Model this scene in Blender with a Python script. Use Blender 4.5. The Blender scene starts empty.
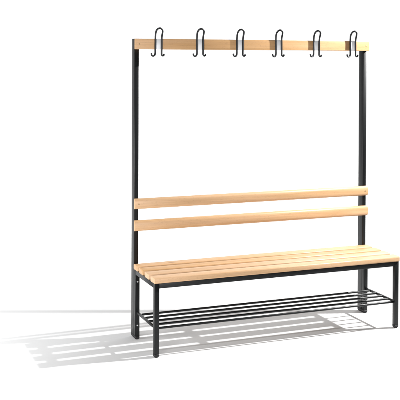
import bpy, bmesh, math, random
from mathutils import Vector, Matrix
random.seed(4)
S = bpy.context.scene
COL = S.collection

# ---------------------------------------------------------------- camera
CAM = (-1.5182, -4.4377, 1.5545)
YAW, PITCH, ROLL = -0.3782, -0.0139, 0.0044
cd = bpy.data.cameras.new("camera")
cam = bpy.data.objects.new("camera", cd); COL.objects.link(cam)
cy, sy = math.cos(YAW), math.sin(YAW)
r = Vector((cy, sy, 0)); fw = Vector((-sy, cy, 0)); u = Vector((0, 0, 1))
f2 = fw*math.cos(PITCH) + u*math.sin(PITCH); u2 = u*math.cos(PITCH) - fw*math.sin(PITCH)
r3 = r*math.cos(ROLL) + u2*math.sin(ROLL); u3 = u2*math.cos(ROLL) - r*math.sin(ROLL)
m = Matrix((r3, u3, -f2)).transposed().to_4x4(); m.translation = Vector(CAM)
cam.matrix_world = m
cd.sensor_width = 36; cd.lens = 914.82/400*36
cd.shift_y = -131.03/400
cd.clip_end = 200
S.camera = cam

# ---------------------------------------------------------------- studio light
w = bpy.data.worlds.new("World"); S.world = w; w.use_nodes = True
bg = w.node_tree.nodes['Background']
bg.inputs[0].default_value = (1.0, 1.0, 1.0, 1); bg.inputs[1].default_value = 0.13
S.view_settings.view_transform = 'Standard'; S.view_settings.look = 'None'
S.view_settings.exposure = 0; S.view_settings.gamma = 1

def aim(o, target):
    d = Vector(target) - o.location
    o.rotation_euler = d.to_track_quat('-Z', 'Y').to_euler()
def area(name, loc, target, sx, sy_, power, col=(1, 1, 1)):
    l = bpy.data.lights.new(name, 'AREA'); l.shape = 'RECTANGLE'
    l.size = sx; l.size_y = sy_; l.energy = power; l.color = col
    o = bpy.data.objects.new(name, l); COL.objects.link(o); o.location = loc; aim(o, target); return o
# hard key spotlight high on the right: it draws the slatted shadow on the floor
kl = bpy.data.lights.new("key_lamp", 'SPOT'); kl.energy = 1560; kl.color = (1, 0.995, 0.985)
kl.shadow_soft_size = 0.048; kl.spot_size = math.radians(100); kl.spot_blend = 1.0
key = bpy.data.objects.new("key_lamp", kl); COL.objects.link(key)
key.location = (3.6, -0.41, 2.95); aim(key, (-2.4, 1.0, 0))
# low broad fill added left of the camera to lift the batten fronts
area("front_fill", (-2.5, -3.4, 1.1), (0.2, 0.4, 0.8), 1.5, 1.3, 150)
# broad softbox on the left that lifts the floor there and the left faces of the frame
area("left_softbox", (-2.0, 0.45, 0.95), (-0.9, 0.5, 0), 1.1, 0.6, 42)
# unseen fill light added above the back to whiten floor and backdrop
area("backdrop_fill", (4.0, 3.9, 3.6), (4.0, 5.7, 0.6), 16, 0.8, 900)

area("floor_wash", (4.4, 2.4, 2.3), (3.9, 2.85, 0.0), 1.8, 1.2, 75)  # extra light added out of view to brighten a grey floor patch at right

# ---------------------------------------------------------------- materials
def mat(name):
    mt = bpy.data.materials.new(name); mt.use_nodes = True
    nt = mt.node_tree; return mt, nt, nt.nodes['Principled BSDF']
def N(nt, t, **k):
    n = nt.nodes.new(t)
    for a, v in k.items(): setattr(n, a, v)
    return n
def wood_mat(name='beech_wood', knot=None):
    mt, nt, p = mat(name); L = nt.links.new
    tc = N(nt, 'ShaderNodeTexCoord'); oi = N(nt, 'ShaderNodeObjectInfo')
    off = N(nt, 'ShaderNodeVectorMath', operation='SCALE'); off.inputs[0].default_value = (7.3, 3.1, 5.7)
    L(oi.outputs['Random'], off.inputs['Scale'])
    add = N(nt, 'ShaderNodeVectorMath', operation='ADD')
    L(tc.outputs['Object'], add.inputs[0]); L(off.outputs[0], add.inputs[1])
    # broad growth bands, long flowing figure
    mp = N(nt, 'ShaderNodeMapping'); mp.inputs['Scale'].default_value = (0.9, 16, 16)
    L(add.outputs[0], mp.inputs[0])
    n1 = N(nt, 'ShaderNodeTexNoise'); n1.inputs['Scale'].default_value = 1.6
    n1.inputs['Detail'].default_value = 5; n1.inputs['Distortion'].default_value = 0.9
    L(mp.outputs[0], n1.inputs['Vector'])
    r1 = N(nt, 'ShaderNodeValToRGB')
    e = r1.color_ramp.elements
    e[0].position = .30; e[0].color = (0.53, 0.318, 0.152, 1)
    e[1].position = .72; e[1].color = (0.640, 0.405, 0.230, 1)
    L(n1.outputs[0], r1.inputs[0])
    # fine grain lines
    mp2 = N(nt, 'ShaderNodeMapping'); mp2.inputs['Scale'].default_value = (3.5, 230, 230)
    L(add.outputs[0], mp2.inputs[0])
    n2 = N(nt, 'ShaderNodeTexNoise'); n2.inputs['Scale'].default_value = 1.0; n2.inputs['Detail'].default_value = 3
    L(mp2.outputs[0], n2.inputs['Vector'])
    mr = N(nt, 'ShaderNodeMapRange'); mr.inputs[1].default_value = .3; mr.inputs[2].default_value = .7
    mr.inputs[3].default_value = .90; mr.inputs[4].default_value = 1.04
    L(n2.outputs[0], mr.inputs[0])
    # short beech flecks
    mp3 = N(nt, 'ShaderNodeMapping'); mp3.inputs['Scale'].default_value = (70, 420, 420)
    L(add.outputs[0], mp3.inputs[0])
    n3 = N(nt, 'ShaderNodeTexNoise'); n3.inputs['Scale'].default_value = 1.0; n3.inputs['Detail'].default_value = 1
    L(mp3.outputs[0], n3.inputs['Vector'])
    mr3 = N(nt, 'ShaderNodeMapRange'); mr3.inputs[1].default_value = .60; mr3.inputs[2].default_value = .72
    mr3.inputs[3].default_value = 1.0; mr3.inputs[4].default_value = .86
    L(n3.outputs[0], mr3.inputs[0])
    # each batten slightly its own tone
    hs = N(nt, 'ShaderNodeHueSaturation')
    mv = N(nt, 'ShaderNodeMapRange'); mv.inputs[3].default_value = .93; mv.inputs[4].default_value = 1.05
    L(oi.outputs['Random'], mv.inputs[0]); L(mv.outputs[0], hs.inputs['Value'])
    ms = N(nt, 'ShaderNodeMapRange'); ms.inputs[3].default_value = 1.08; ms.inputs[4].default_value = .9
    L(oi.outputs['Random'], ms.inputs[0]); L(ms.outputs[0], hs.inputs['Saturation'])
    L(r1.outputs[0], hs.inputs['Color'])
    mul = N(nt, 'ShaderNodeMath', operation='MULTIPLY'); L(mr.outputs[0], mul.inputs[0]); L(mr3.outputs[0], mul.inputs[1])
    mx = N(nt, 'ShaderNodeVectorMath', operation='SCALE'); L(hs.outputs[0], mx.inputs[0]); L(mul.outputs[0], mx.inputs['Scale'])
    L(mx.outputs[0], p.inputs['Base Color'])
    if knot:                                        # one small brown knot
        sb = N(nt, 'ShaderNodeVectorMath', operation='SUBTRACT'); sb.inputs[1].default_value = knot
        L(tc.outputs['Object'], sb.inputs[0])
        sc = N(nt, 'ShaderNodeVectorMath', operation='MULTIPLY'); sc.inputs[1].default_value = (34, 105, 60)
        L(sb.outputs[0], sc.inputs[0])
        ln = N(nt, 'ShaderNodeVectorMath', operation='LENGTH'); L(sc.outputs[0], ln.inputs[0])
        km = N(nt, 'ShaderNodeMapRange', interpolation_type='SMOOTHSTEP'); km.inputs[1].default_value = .35; km.inputs[2].default_value = 1.1
        km.inputs[3].default_value = .75; km.inputs[4].default_value = 0
        L(ln.outputs['Value'], km.inputs[0])
        mk = N(nt, 'ShaderNodeMix', data_type='RGBA'); mk.inputs[7].default_value = (.22, .10, .04, 1)
        L(km.outputs[0], mk.inputs[0]); L(mx.outputs[0], mk.inputs[6]); L(mk.outputs[2], p.inputs['Base Color'])
    p.inputs['Roughness'].default_value = .42
    p.inputs['Specular IOR Level'].default_value = .3; p.inputs['Diffuse Roughness'].default_value = .2
    b = N(nt, 'ShaderNodeBump'); b.inputs['Strength'].default_value = .12; b.inputs['Distance'].default_value = .0006
    L(n2.outputs[0], b.inputs['Height']); L(b.outputs[0], p.inputs['Normal'])
    return mt
def paint_mat(name, base, rough, grain, spec=.4):
    mt, nt, p = mat(name); L = nt.links.new
    tc = N(nt, 'ShaderNodeTexCoord')
    n = N(nt, 'ShaderNodeTexNoise'); n.inputs['Scale'].default_value = grain; n.inputs['Detail'].default_value = 2
    L(tc.outputs['Object'], n.inputs['Vector'])
    mr = N(nt, 'ShaderNodeMapRange'); mr.inputs[1].default_value = .3; mr.inputs[2].default_value = .7
    mr.inputs[3].default_value = rough-.06; mr.inputs[4].default_value = rough+.08
    L(n.outputs[0], mr.inputs[0]); L(mr.outputs[0], p.inputs['Roughness'])
    n2 = N(nt, 'ShaderNodeTexNoise'); n2.inputs['Scale'].default_value = 9; n2.inputs['Detail'].default_value = 4
    L(tc.outputs['Object'], n2.inputs['Vector'])
    r = N(nt, 'ShaderNodeValToRGB'); e = r.color_ramp.elements
    e[0].position = .3; e[0].color = (*[c*.85 for c in base], 1); e[1].position = .7; e[1].color = (*[c*1.2 for c in base], 1)
    L(n2.outputs[0], r.inputs[0]); L(r.outputs[0], p.inputs['Base Color'])
    p.inputs['Specular IOR Level'].default_value = spec
    b = N(nt, 'ShaderNodeBump'); b.inputs['Strength'].default_value = .25; b.inputs['Distance'].default_value = .0004
    L(n.outputs[0], b.inputs['Height']); L(b.outputs[0], p.inputs['Normal'])
    return mt
WOOD = wood_mat()
KNOTTY = wood_mat('beech_wood_with_knot', (-.53, -.005, .0145))
STEEL = paint_mat('black_powder_coat', (.0046, .0054, .0060), .38, 900, .33)
CAP = paint_mat('black_plastic', (.010, .010, .011), .5, 300)
WIRE = paint_mat('dark_hook_coating', (.008, .009, .011), .4, 500, .3)
PLATE = paint_mat('pale_hook_plate', (.86, .87, .89), .4, 200)
ZINC, nt_, p_ = mat('zinc'); p_.inputs['Base Color'].default_value = (.62, .63, .65, 1); p_.inputs['Metallic'].default_value = .9; p_.inputs['Roughness'].default_value = .35
BRASS, nt_, p_ = mat('dull_screw'); p_.inputs['Base Color'].default_value = (.34, .23, .12, 1); p_.inputs['Metallic'].default_value = .6; p_.inputs['Roughness'].default_value = .5
PAPER, nt_, p_ = mat('white_sweep')
p_.inputs['Roughness'].default_value = .9; p_.inputs['Specular IOR Level'].default_value = .1
tc_ = N(nt_, 'ShaderNodeTexCoord'); nn_ = N(nt_, 'ShaderNodeTexNoise'); nn_.inputs['Scale'].default_value = 2.5; nn_.inputs['Detail'].default_value = 5
rr_ = N(nt_, 'ShaderNodeValToRGB'); rr_.color_ramp.elements[0].color = (.60, .605, .61, 1); rr_.color_ramp.elements[1].color = (.63, .63, .63, 1)
nt_.links.new(tc_.outputs['Object'], nn_.inputs['Vector']); nt_.links.new(nn_.outputs[0], rr_.inputs[0]); nt_.links.new(rr_.outputs[0], p_.inputs['Base Color'])

# ---------------------------------------------------------------- helpers
def link(name, bm, material, parent=None, loc=(0, 0, 0), smooth=False):
    bmesh.ops.recalc_face_normals(bm, faces=bm.faces)
    me = bpy.data.meshes.new(name); bm.to_mesh(me); bm.free(); me.materials.append(material)
    o = bpy.data.objects.new(name, me); COL.objects.link(o); o.location = loc; o.parent = parent
    if smooth:
        for p in me.polygons: p.use_smooth = True
    return o
def prism(profile, a, b, axis):
    """rounded profile (list of 2-D points) swept from a to b along an axis"""
    bm = bmesh.new()
    def P(t, c):
        if axis == 'x': return (t, c[0], c[1])
        if axis == 'y': return (c[0], t, c[1])
        return (c[0], c[1], t)
    A = [bm.verts.new(P(a, c)) for c in profile]; B = [bm.verts.new(P(b, c)) for c in profile]
    n = len(profile)
    for i in range(n): bm.faces.new((A[i], A[(i+1) % n], B[(i+1) % n], B[i]))
    bm.faces.new(A[::-1]); bm.faces.new(B)
    return bm, A, B
def rrect(w_, h, rad, seg=4):
    pts = []
    for cx, cy_, a0 in ((w_/2-rad, h/2-rad, 0), (-w_/2+rad, h/2-rad, 90), (-w_/2+rad, -h/2+rad, 180), (w_/2-rad, -h/2+rad, 270)):
        for k in range(seg+1):
            a = math.radians(a0 + 90*k/seg); pts.append((cx+rad*math.cos(a), cy_+rad*math.sin(a)))
    return pts
def bar(name, w_, h, length, axis, material, parent, loc, rad=.003, end=.0012, seg=4, prof=None):
    """rounded bar centred on loc; end = chamfer of the sawn ends"""
    bm = bmesh.new(); rings = []
    L2 = length/2
    for t, ins in ((-L2, end), (-L2+end, 0), (L2-end, 0), (L2, end)):
        pr = rrect(w_-2*ins, h-2*ins, max(rad-ins, .0004), seg) if prof is None else [(a*(1-2*ins/w_), b*(1-2*ins/h)) for a, b in prof]
        rings.append([bm.verts.new({'x': (t, c[0], c[1]), 'y': (c[0], t, c[1]), 'z': (c[0], c[1], t)}[axis]) for c in pr])
    n = len(rings[0])
    for A, B in zip(rings, rings[1:]):
        for i in range(n): bm.faces.new((A[i], A[(i+1) % n], B[(i+1) % n], B[i]))
    bm.faces.new(rings[0][::-1]); bm.faces.new(rings[-1])
    o = link(name, bm, material, parent, loc)
    for p in o.data.polygons:
        p.use_smooth = p.area < .004*length and len(p.vertices) == 4
    o.data.set_sharp_from_angle(angle=math.radians(50))
    return o
def foot_cap(w_, d, parent, loc):
    """plastic glide plugged on the end of a leg: rounded underside"""
    bm = bmesh.new(); rings = []
    hgt = .018
    for z, ins in ((0, .0065), (.0015, .0035), (.004, .0012), (.0075, -.0003), (hgt, -.0006)):
        rings.append([bm.verts.new((c[0], c[1], z)) for c in rrect(w_-2*ins, d-2*ins, .0045, 4)])
    n = len(rings[0])
    for A, B in zip(rings, rings[1:]):
        for i in range(n): bm.faces.new((A[i], A[(i+1) % n], B[(i+1) % n], B[i]))
    bm.faces.new(rings[0][::-1]); bm.faces.new(rings[-1])
    return link('foot_cap', bm, CAP, parent, loc, smooth=True)
def top_cap(w_, d, parent, loc):
    bm = bmesh.new(); rings = []
    for z, ins in ((0, 0), (.002, 0), (.0032, .0012), (.0036, .003)):
        rings.append([bm.verts.new((c[0], c[1], z)) for c in rrect(w_-2*ins, d-2*ins, .003, 4)])
    n = len(rings[0])
    for A, B in zip(rings, rings[1:]):
        for i in range(n): bm.faces.new((A[i], A[(i+1) % n], B[(i+1) % n], B[i]))
    bm.faces.new(rings[0][::-1]); bm.faces.new(rings[-1])
    return link('top_cap', bm, CAP, parent, loc)
def screw_head(name, rad, proud, material, parent, loc, recess=True):
    """domed head with a cross recess, facing -y"""
    bm = bmesh.new(); n = 20; rings = []
    for f_, y in ((1, 0), (1, -proud*.35), (.85, -proud*.8), (.55, -proud), (.5, -proud*.5 if recess else -proud)):
        rings.append([bm.verts.new((rad*f_*math.cos(2*math.pi*i/n), y, rad*f_*math.sin(2*math.pi*i/n))) for i in range(n)])
    for A, B in zip(rings, rings[1:]):
        for i in range(n): bm.faces.new((A[i], A[(i+1) % n], B[(i+1) % n], B[i]))
    bm.faces.new(rings[0][::-1]); bm.faces.new(rings[-1])
    return link(name, bm, material, parent, loc, smooth=True)
def tube(bm, pts, rad, seg=12):
    """round wire through a list of points, rounded ends"""
    pts = [Vector(p) for p in pts]; rings = []
    tang = []
    for i in range(len(pts)):
        a = pts[max(i-1, 0)]; b = pts[min(i+1, len(pts)-1)]; tang.append((b-a).normalized())
    ref = Vector((0, 1, 0)); t0 = tang[0]
    nrm = (ref - t0*ref.dot(t0)).normalized()
    def ring(c, t, nv, r_):
        bn = t.cross(nv)
        return [bm.verts.new(c + (nv*math.cos(2*math.pi*k/seg) + bn*math.sin(2*math.pi*k/seg))*r_) for k in range(seg)]
    rings.append(ring(pts[0]-tang[0]*rad*.8, tang[0], nrm, rad*.45))
    rings.append(ring(pts[0]-tang[0]*rad*.4, tang[0], nrm, rad*.85))
    for i, c in enumerate(pts):
        t = tang[i]; nrm = (nrm - t*nrm.dot(t)).normalized()
        rings.append(ring(c, t, nrm, rad))
    t = tang[-1]
    rings.append(ring(pts[-1]+t*rad*.4, t, nrm, rad*.85)); rings.append(ring(pts[-1]+t*rad*.8, t, nrm, rad*.45))
    for A, B in zip(rings, rings[1:]):
        for k in range(seg): bm.faces.new((A[k], A[(k+1) % seg], B[(k+1) % seg], B[k]))
    bm.faces.new(rings[0][::-1]); bm.faces.new(rings[-1])
def smooth_path(ctrl, per=8):
    c = [Vector(p) for p in ctrl]; c = [2*c[0]-c[1]] + c + [2*c[-1]-c[-2]]; out = []
    for i in range(1, len(c)-2):
        p0, p1, p2, p3 = c[i-1:i+3]
        for k in range(per):
            t = k/per
            out.append(.5*((2*p1)+(-p0+p2)*t+(2*p0-5*p1+4*p2-p3)*t*t+(-p0+3*p1-3*p2+p3)*t**3))
    out.append(c[-2]); return out

# ---------------------------------------------------------------- setting: one white sweep, floor curving up into the backdrop
bm = bmesh.new(); prof = [(-9.0, 0.0)]
for k in range(13):
    prof.append((-9.0 + (15.0)*k/12, 0.0))
prof = prof[1:]
for k in range(1, 17):
    a = math.radians(90*k/16); prof.append((6.0 + 2.5*math.sin(a), 2.5 - 2.5*math.cos(a)))
prof.append((8.5, 6.0))
xs = [-14, -7, 0, 7, 14]
grid = [[bm.verts.new((x, y, z)) for x in xs] for y, z in prof]
for A, B in zip(grid, grid[1:]):
    for i in range(len(xs)-1): bm.faces.new((A[i], A[i+1], B[i+1], B[i]))
fl = link('floor', bm, PAPER, None, smooth=True); fl['kind'] = 'structure'
if fl.data.polygons[0].normal.z < 0: fl.data.flip_normals()

# ---------------------------------------------------------------- the bench
W = 1.478; A_ = .026; D1 = .330; PD = .050; H = 1.65
HS = .384; RH = .027                       # frame top, rail height
PY = D1 + A_                               # front face of the posts
root = bpy.data.objects.new('cloakroom_bench', None); COL.objects.link(root); root.location = (0, 0, 0)
root.empty_display_size = .2
root['label'] = 'slatted beech cloakroom bench on black steel frame with six coat hooks and shoe shelf'
root['category'] = 'bench'

for x in (A_/2, W-A_/2):
    # rear post
    p = bar('post', .025, PD, H-.012, 'z', STEEL, root, (x, PY+PD/2, (H-.012)/2+.0105), rad=.003)
    foot_cap(.025, PD, p, (0, 0, -(H-.012)/2-.0105)); top_cap(.025, PD, p, (0, 0, (H-.012)/2-.0019))
    # front leg and rear leg of the seat frame
    for y, hh in ((A_/2, HS), (D1+A_/2-.0012, HS)):
        l = bar('leg', A_, A_-.0005, hh-.0105, 'z', STEEL, root, (x, y, (hh-.0105)/2+.0105), rad=.003)
        foot_cap(A_, A_, l, (0, 0, -(hh-.0105)/2-.0105))
        if y > .1:
            for z in (.318, .078):
                screw_head('bolt', .0048, .0035, ZINC, l, (0, -A_/2+.0005, z-(hh-.0105)/2-.0105))
# seat frame rails, butted between the legs
zr = HS-RH/2
bar('front_rail', A_-.003, RH, W-2*A_-.0004, 'x', STEEL, root, (W/2, A_/2, zr-.0006), end=.0003)
bar('rear_rail', A_-.003, RH, W-2*A_-.0004, 'x', STEEL, root, (W/2, D1+A_/2, zr-.0006), end=.0003)
for x in (A_/2, W-A_/2):
    bar('side_rail', A_-.002, RH, D1-A_-.0014, 'y', STEEL, root, (x, (D1+A_)/2-.0006, zr-.0006), end=.0003)
bar('cross_bar', A_, RH-.003, D1-A_-.0014, 'y', STEEL, root, (W/2, (D1+A_)/2, zr-.0018), end=.0003)
# shoe shelf: two flat end bars and five round rods
ZS = .150
for x in (.0125, W-.0125):
    bar('shelf_end_bar', .012, .012, D1-A_-.001, 'y', STEEL, root, (x, (D1+A_)/2-.0004, ZS-.001), rad=.002, end=.0003)
for k in range(5):
    y = .013 + k*.066; hl = (W-.042)/2 if k else (W-2*A_-.001)/2
    bm = bmesh.new(); tube(bm, [(-hl, 0, 0), (hl, 0, 0)], .0061, 14)
    link('shelf_rod', bm, STEEL, root, (W/2, y, ZS), smooth=True)
# seat slats
SW, SP, ST = .0705, .0965, .029
for k in range(4):
    bar('seat_slat', SW, ST, W+.002, 'x', KNOTTY if k == 3 else WOOD, root, (W/2-.002, -.009+SW/2+k*SP, HS+ST/2+.0003), rad=.0075, end=.0015, seg=6)
# backrest slats with screws
def wood_rail(name, zc, h, th, rad, screws):
    prof = None
    if rad > .005:                     # backrest battens: crowned front, rounded edges, flat back
        prof = []; n = 22
        for i in range(n+1):
            a = math.pi/2 + math.pi*i/n; c, s_ = math.cos(a), math.sin(a)
            prof.append((th*.5 - th*abs(c)**(2/2.5), h/2*math.copysign(abs(s_)**(2/3.2), s_)))
        prof = [(th/2, h/2-.004)] + [(y-.0045, z) for y, z in prof[0:0]] + [(min(y, th/2-.0025), z) for y, z in prof] + [(th/2, -h/2+.004)]
    o = bar(name, th, h, W+.004, 'x', WOOD, root, (W/2+.001, PY-th/2-.0003, zc), rad=rad, end=.0015, seg=6, prof=prof)
    if screws:
        for sx in (-1, 1):
            screw_head('screw', .0042, .0008, BRASS, o, (sx*(W/2-.020), -th/2+.0001, 0))
    return o
wood_rail('backrest_slat', .742, .0585, .022, .010, True)
wood_rail('backrest_slat', .6215, .0595, .022, .010, False)
wood_rail('hook_rail', 1.6205, .0585, .020, .003, True)

# coat hooks
def make_hook():
    bm = bmesh.new(); h = .0186
    ctrl = [(-h-.0235, -.004, -.0540), (-h-.0205, -.004, -.0620), (-h-.0125, -.003, -.0655), (-h-.0035, -.001, -.0610), (-h, 0, -.0500),
            (-h, 0, -.030), (-h, 0, 0), (-h, 0, .030), (-h, -.001, .045), (-h, -.004, .060), (-h+.0025, -.010, .0740),
            (-h*.48, -.0155, .0840), (0, -.018, .0870), (h*.50, -.017, .0845),
            (h-.0005, -.013, .0755), (h+.0015, -.007, .062), (h+.0005, -.002, .046), (h, 0, .030), (h, 0, 0), (h, 0, -.030),
            (h, 0, -.0520), (h+.0010, -.001, -.0595), (h+.006, -.003, -.0635), (h+.0115, -.004, -.0605), (h+.0125, -.004, -.0565)]
    tube(bm, smooth_path(ctrl, 6), .0050, 12)
    o = link('coat_hook', bm, WIRE, root, (0, 0, 0), smooth=True)
    bm = bmesh.new()
    pl = bar('hook_plate', .0285, .0016, .0585, 'z', PLATE, o, (0, .0040, 0), rad=.0008, end=.0005)
    bpy.context.view_layer.update()
    return o, pl
hk, pl = make_hook()
YH = PY - .020 - .0052
for i, x in enumerate((.130, .376, .621, .868, 1.116, 1.364)):
    if i == 0: o = hk
    else:
        o = hk.copy(); COL.objects.link(o); o.parent = root
        q = pl.copy(); COL.objects.link(q); q.parent = o
    o.location = (x, YH, 1.6205)
    o.rotation_euler.y = math.radians((.5, -.4, .2, -.7, .6, -.2)[i])
